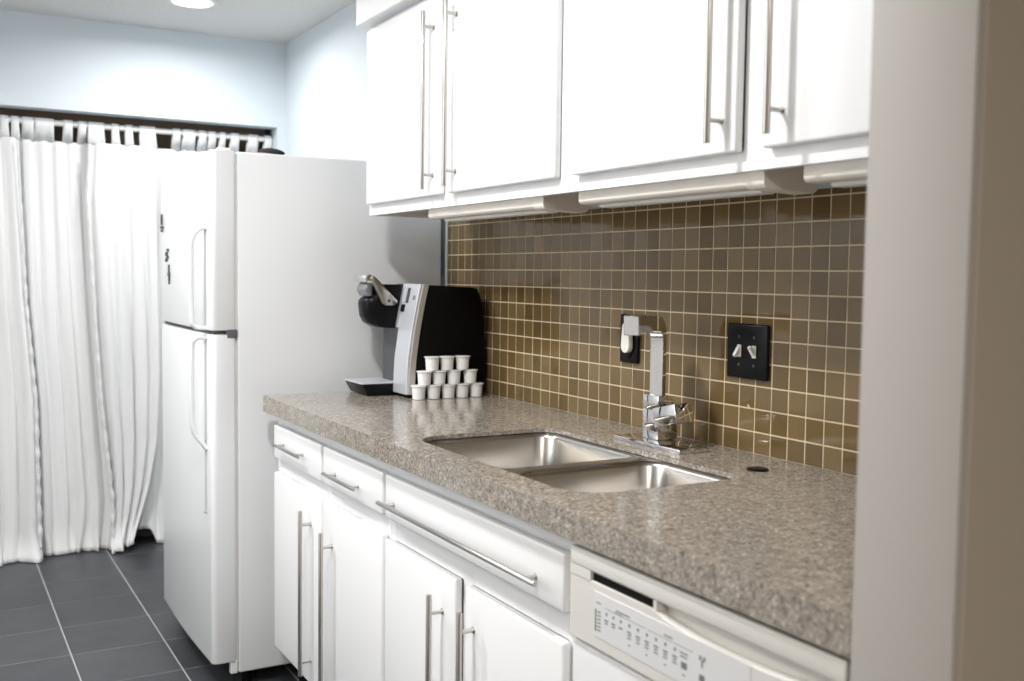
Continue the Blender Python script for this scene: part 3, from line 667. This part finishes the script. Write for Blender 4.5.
# ------------------------------------------------------------------ curtains
rod = nb(); addcyl(rod, (-1.99, 3.60, 1.922), (-0.034, 3.60, 1.922), 0.013, n=20)
tag(obj('curtain_rod', rod, M['whitepl']), 'white curtain rod spanning the opening in the far wall', 'curtain rod')
def P2X(px): return -1.2165 + px * 0.004348
def interp(tab, z):
    tab = sorted(tab)
    if z <= tab[0][0]: return tab[0][1]
    for (a, va), (c, vc) in zip(tab, tab[1:]):
        if z <= c: return va + (vc - va) * (z - a) / (c - a)
    return tab[-1][1]
ZTOP = 1.845
def curtain(left, right, tabs, nf, amp, seed, yoff, bottom, label, seam=0, puddle=0.0):
    rnd = random.Random(seed)
    t = thing('curtain', label, 'curtain', ((left[-1][1] + right[-1][1]) / 2, 3.60 + yoff, 0.0), 'white tab-top curtains across the opening')
    nu, nv = nf * 12, 90
    ph = [rnd.uniform(0, 6.28) for _ in range(8)]
    knots = sorted([0] + [rnd.uniform(.02, .98) for _ in range(nf)] + [1])
    bm = bmesh.new(); G = []
    for j in range(nv + 1):
        v = j / nv; row = []
        for i in range(nu + 1):
            u = i / nu
            zb = interp(bottom, u)
            z = ZTOP - v * (ZTOP - zb)
            x0, x1 = interp(left, z), interp(right, z)
            uw = u + 0.012 * math.sin(7 * u + ph[0]) + .03 * (v) * math.sin(3.1 * u * math.pi + ph[1]) * u * (1 - u) * 4
            x = x0 + (x1 - x0) * uw
            A = amp * (0.35 + 0.65 * min(1, v * 2.2))
            w = math.sin(2 * math.pi * nf * uw + ph[2] + 1.2 * math.sin(2.5 * v + ph[3]))
            w2 = math.sin(2 * math.pi * nf * 2.3 * uw + ph[4] + 2 * v)
            w3 = math.sin(2 * math.pi * nf * .43 * uw + ph[5] - 1.5 * v)
            y = 3.60 + yoff + A * (.85 * (abs(w) ** .7 * (1 if w > 0 else -1)) + .22 * w2 + .45 * w3 + .10 * math.sin(2 * math.pi * nf * 4.7 * uw + ph[6]))
            x += A * .35 * math.cos(2 * math.pi * nf * uw + ph[2]) 
            if v > .93:  # the hem ruffles and kicks forward on the floor
                q = (v - .93) / .07
                y -= q * q * (.018 + .014 * math.sin(9.7 * u * nf / 3 + ph[6]) + .007 * math.sin(31 * u * nf / 3 + ph[3])) + puddle * q * q
                x += q * .014 * math.sin(23 * u + ph[7])
            row.append(bm.verts.new((x, y, z)))
        G.append(row)
    for j in range(nv):
        for i in range(nu): bm.faces.new((G[j][i], G[j][i + 1], G[j + 1][i + 1], G[j + 1][i]))
    o = obj('cloth', bm, M['cloth'], t, smooth=0)
    for p in o.data.polygons: p.use_smooth = True
    md = o.modifiers.new('s', 'SOLIDIFY'); md.thickness = .0018; md.offset = 0
    # gathered selvedge along the seam
    if seam:
        edge = right if seam > 0 else left
        b = nb(); G2 = []
        for j in range(141):
            z = ZTOP - .02 - j / 140 * (ZTOP - .07); q = j / 140
            xe = interp(edge, z); wv = .003 + .006 * q
            G2.append([b.verts.new((xe - seam * (.001 + .018 * k / 4 * (.4 + .6 * q)) + wv * .35 * math.sin(j * .9 + k), 3.60 + yoff - amp * .9 - .006 - wv * (1 - abs(k / 2 - 1)) * (1 + .8 * math.sin(j * 1.05 + ph[0]) * math.sin(j * .37)), z)) for k in range(5)])
        for A_, B_ in zip(G2, G2[1:]):
            for i in range(4): b.faces.new((A_[i], A_[i + 1], B_[i + 1], B_[i]))
        oo = obj('selvedge', b, M['cloth'], t, smooth=60)
        md = oo.modifiers.new('s', 'SOLIDIFY'); md.thickness = .0015; md.offset = 0
    for (a, c) in tabs:
        b = nb(); xa, xc = P2X(a), P2X(c); n = max(2, int((xc - xa) / .012))
        grid = []
        loopz = [(3.60 + yoff, ZTOP - .004), (3.60 - .014, 1.90), (3.60 - .0145, 1.925), (3.60 - .008, 1.938), (3.60 + .008, 1.938), (3.60 + .0145, 1.925), (3.60 + .014, 1.90), (3.60 + yoff + .003, ZTOP - .004)]
        for (yy, zz) in loopz:
            r_ = []
            for i in range(n + 1):
                u = i / n; flare = .0035 if zz < 1.86 else 0
                r_.append(b.verts.new((xa - flare + (xc - xa + 2 * flare) * u, yy + (.004 * math.sin(u * 3.14 * n / 1.6) if zz < 1.9 else 0), zz)))
            grid.append(r_)
        for A_, B_ in zip(grid, grid[1:]):
            for i in range(n): b.faces.new((A_[i], A_[i + 1], B_[i + 1], B_[i]))
        oo = obj('tab', b, M['cloth'], t, smooth=60)
        md = oo.modifiers.new('s', 'SOLIDIFY'); md.thickness = .0015; md.offset = 0
    return t
fl_ = 0.004
curtain([(0, -1.62), (2, -1.60)], [(0, -1.078), (.055, -1.078), (.706, -1.089), (1.147, -1.123), (1.84, -1.150)],
        [(-88, -80), (-68, -58), (-48, -38), (-28, -18), (-8, -1), (0, 7.3), (9.9, 16.8)], 7, .021, 3, -.026, [(0, fl_), (1, fl_)],
        'leftmost white cotton curtain panel reaching the floor at the left edge', seam=1, puddle=.02)
curtain([(0, -1.125), (.7, -1.135), (1.15, -1.165), (1.84, -1.160)], [(0, -.785), (.23, -.765), (.69, -.80), (1.0, -.815), (1.6, -.845), (1.84, -.850)],
        [(19.5, 30), (31, 48.5), (57.5, 66), (71.5, 78.8)], 5, .015, 11, .020, [(0, fl_), (1, fl_)],
        'second white curtain panel from the left, flat and hanging straight to the floor', puddle=.0)
curtain([(0, -.80), (.23, -.795), (.69, -.838), (1.0, -.855), (1.6, -.882), (1.84, -.868)], [(0.04, -.700), (.12, -.675), (.3, -.625), (.5, -.590), (.8, -.575), (1.84, -.580)],
        [(80.5, 96), (103.5, 110.5), (116.5, 124), (131, 147)], 4, .021, 29, -.028, [(0, fl_), (.55, .02), (.8, .03), (1, .05)],
        'third white curtain panel with its lower corner swept to the left on the floor', seam=-1, puddle=.03)
curtain([(0, -.69), (.1, -.69), (.5, -.65), (1.84, -.575)], [(0, -.04), (1.84, -.042)],
        [(164.5, 172.5), (175, 188), (191.7, 199.8), (202, 209.8), (214, 220), (226, 235), (244.5, 256), (263, 271.5)], 6, .014, 41, .022, [(0, .085), (.13, .075), (.165, fl_), (1, fl_)],
        'rightmost white curtain panel, mostly hidden behind the refrigerator', puddle=.0)
# louvred grey panel seen through the gaps between the tabs
lp = thing('louvered_panel', 'grey louvred panel glimpsed through the gaps between the curtain tabs', 'panel', (-0.66, 3.80, 0))
b = nb()
for x in (-0.80, -0.515): addbox(b, (x, 3.785, 0), (x + .03, 3.815, 1.93))
for z in (0.0, 1.895): addbox(b, (-0.77, 3.785, z), (-0.515, 3.815, z + .035))
obj('frame', b, M['greylouver'], lp)
b = nb()
for k in range(60): addbox(b, (-0.77, 3.785, .045 + k * .031), (-0.515, 3.812, .052 + k * .031), rot=Matrix.Rotation(R(35), 4, 'X'))
obj('louvers', b, M['greylouver'], lp)

# ------------------------------------------------------------------ lamps
def downlight(x, y, z, label, power, r=0.075, color=(1, .985, .965)):
    t = thing('recessed_ceiling_light', label, 'ceiling light', (x, y, z - .006), 'recessed ceiling downlights')
    b = nb(); n = 36; rings = []
    for rr_, zz in ((r, -.0005), (r + .004, -.006), (r + .014, -.006), (r + .02, -.0005)):
        rings.append([b.verts.new((x + rr_ * math.cos(2 * math.pi * k / n), y + rr_ * math.sin(2 * math.pi * k / n), z + zz)) for k in range(n)])
    for A_, B_ in zip(rings, rings[1:]):
        for k in range(n): b.faces.new((A_[k], A_[(k + 1) % n], B_[(k + 1) % n], B_[k]))
    obj('trim_ring', b, M['whitepl'], t)
    b = nb(); addcyl(b, (x, y, z - .003), (x, y, z - .0005), r, n=36); obj('lens', b, M['lamp'], t)
    ld = bpy.data.lights.new('downlight', 'AREA'); ld.shape = 'DISK'; ld.size = r * 2; ld.energy = power; ld.color = color; ld.spread = R(170)
    lo = bpy.data.objects.new('lamp', ld); COL.objects.link(lo); lo.location = (x, y, z - .008)
downlight(-0.55, 2.95, CEIL, 'round recessed ceiling light near the far wall over the refrigerator', 12)
downlight(-1.65, 1.85, CEIL, 'round recessed ceiling light over the aisle in front of the refrigerator', 28)
downlight(-1.22, 0.42, CEIL, 'round recessed ceiling light over the aisle in front of the sink', 28)
downlight(-2.3, -2.4, 2.45, 'round recessed ceiling light in the front room behind the opening', 66, color=(1, .92, .82))  # added lamp, out of view, brightens the beige wall and fixture end caps

w = bpy.data.worlds.new('w'); sc.world = w; w.use_nodes = True
w.node_tree.nodes['Background'].inputs[0].default_value = (0.8, 0.85, 0.9, 1); w.node_tree.nodes['Background'].inputs[1].default_value = 0.3

# ------------------------------------------------------------------ camera
cd = bpy.data.cameras.new('camera'); cam = bpy.data.objects.new('camera', cd); COL.objects.link(cam)
yaw, pit, rol = R(29.54696878), R(3.58286098), R(0.7419064)
fw = Vector((math.sin(yaw) * math.cos(pit), math.cos(yaw) * math.cos(pit), -math.sin(pit)))
r_ = Vector((math.cos(yaw), -math.sin(yaw), 0)); u_ = r_.cross(fw)
r2 = r_ * math.cos(rol) + u_ * math.sin(rol); u2 = -r_ * math.sin(rol) + u_ * math.cos(rol)
mw = Matrix((r2, u2, -fw)).transposed().to_4x4(); mw.translation = Vector((-1.50790, -1.38449, 1.28036))
cam.matrix_world = mw
cd.sensor_width = 36; cd.lens = 36.3875; cd.clip_start = .02
cd.dof.use_dof = True; cd.dof.focus_distance = 2.45; cd.dof.aperture_fstop = 4.0
sc.camera = cam
vs = sc.view_settings; vs.view_transform = 'Standard'; vs.look = 'None'; vs.gamma = 1; vs.exposure = 0.0
try: vs.use_curve_mapping = False
except Exception: pass
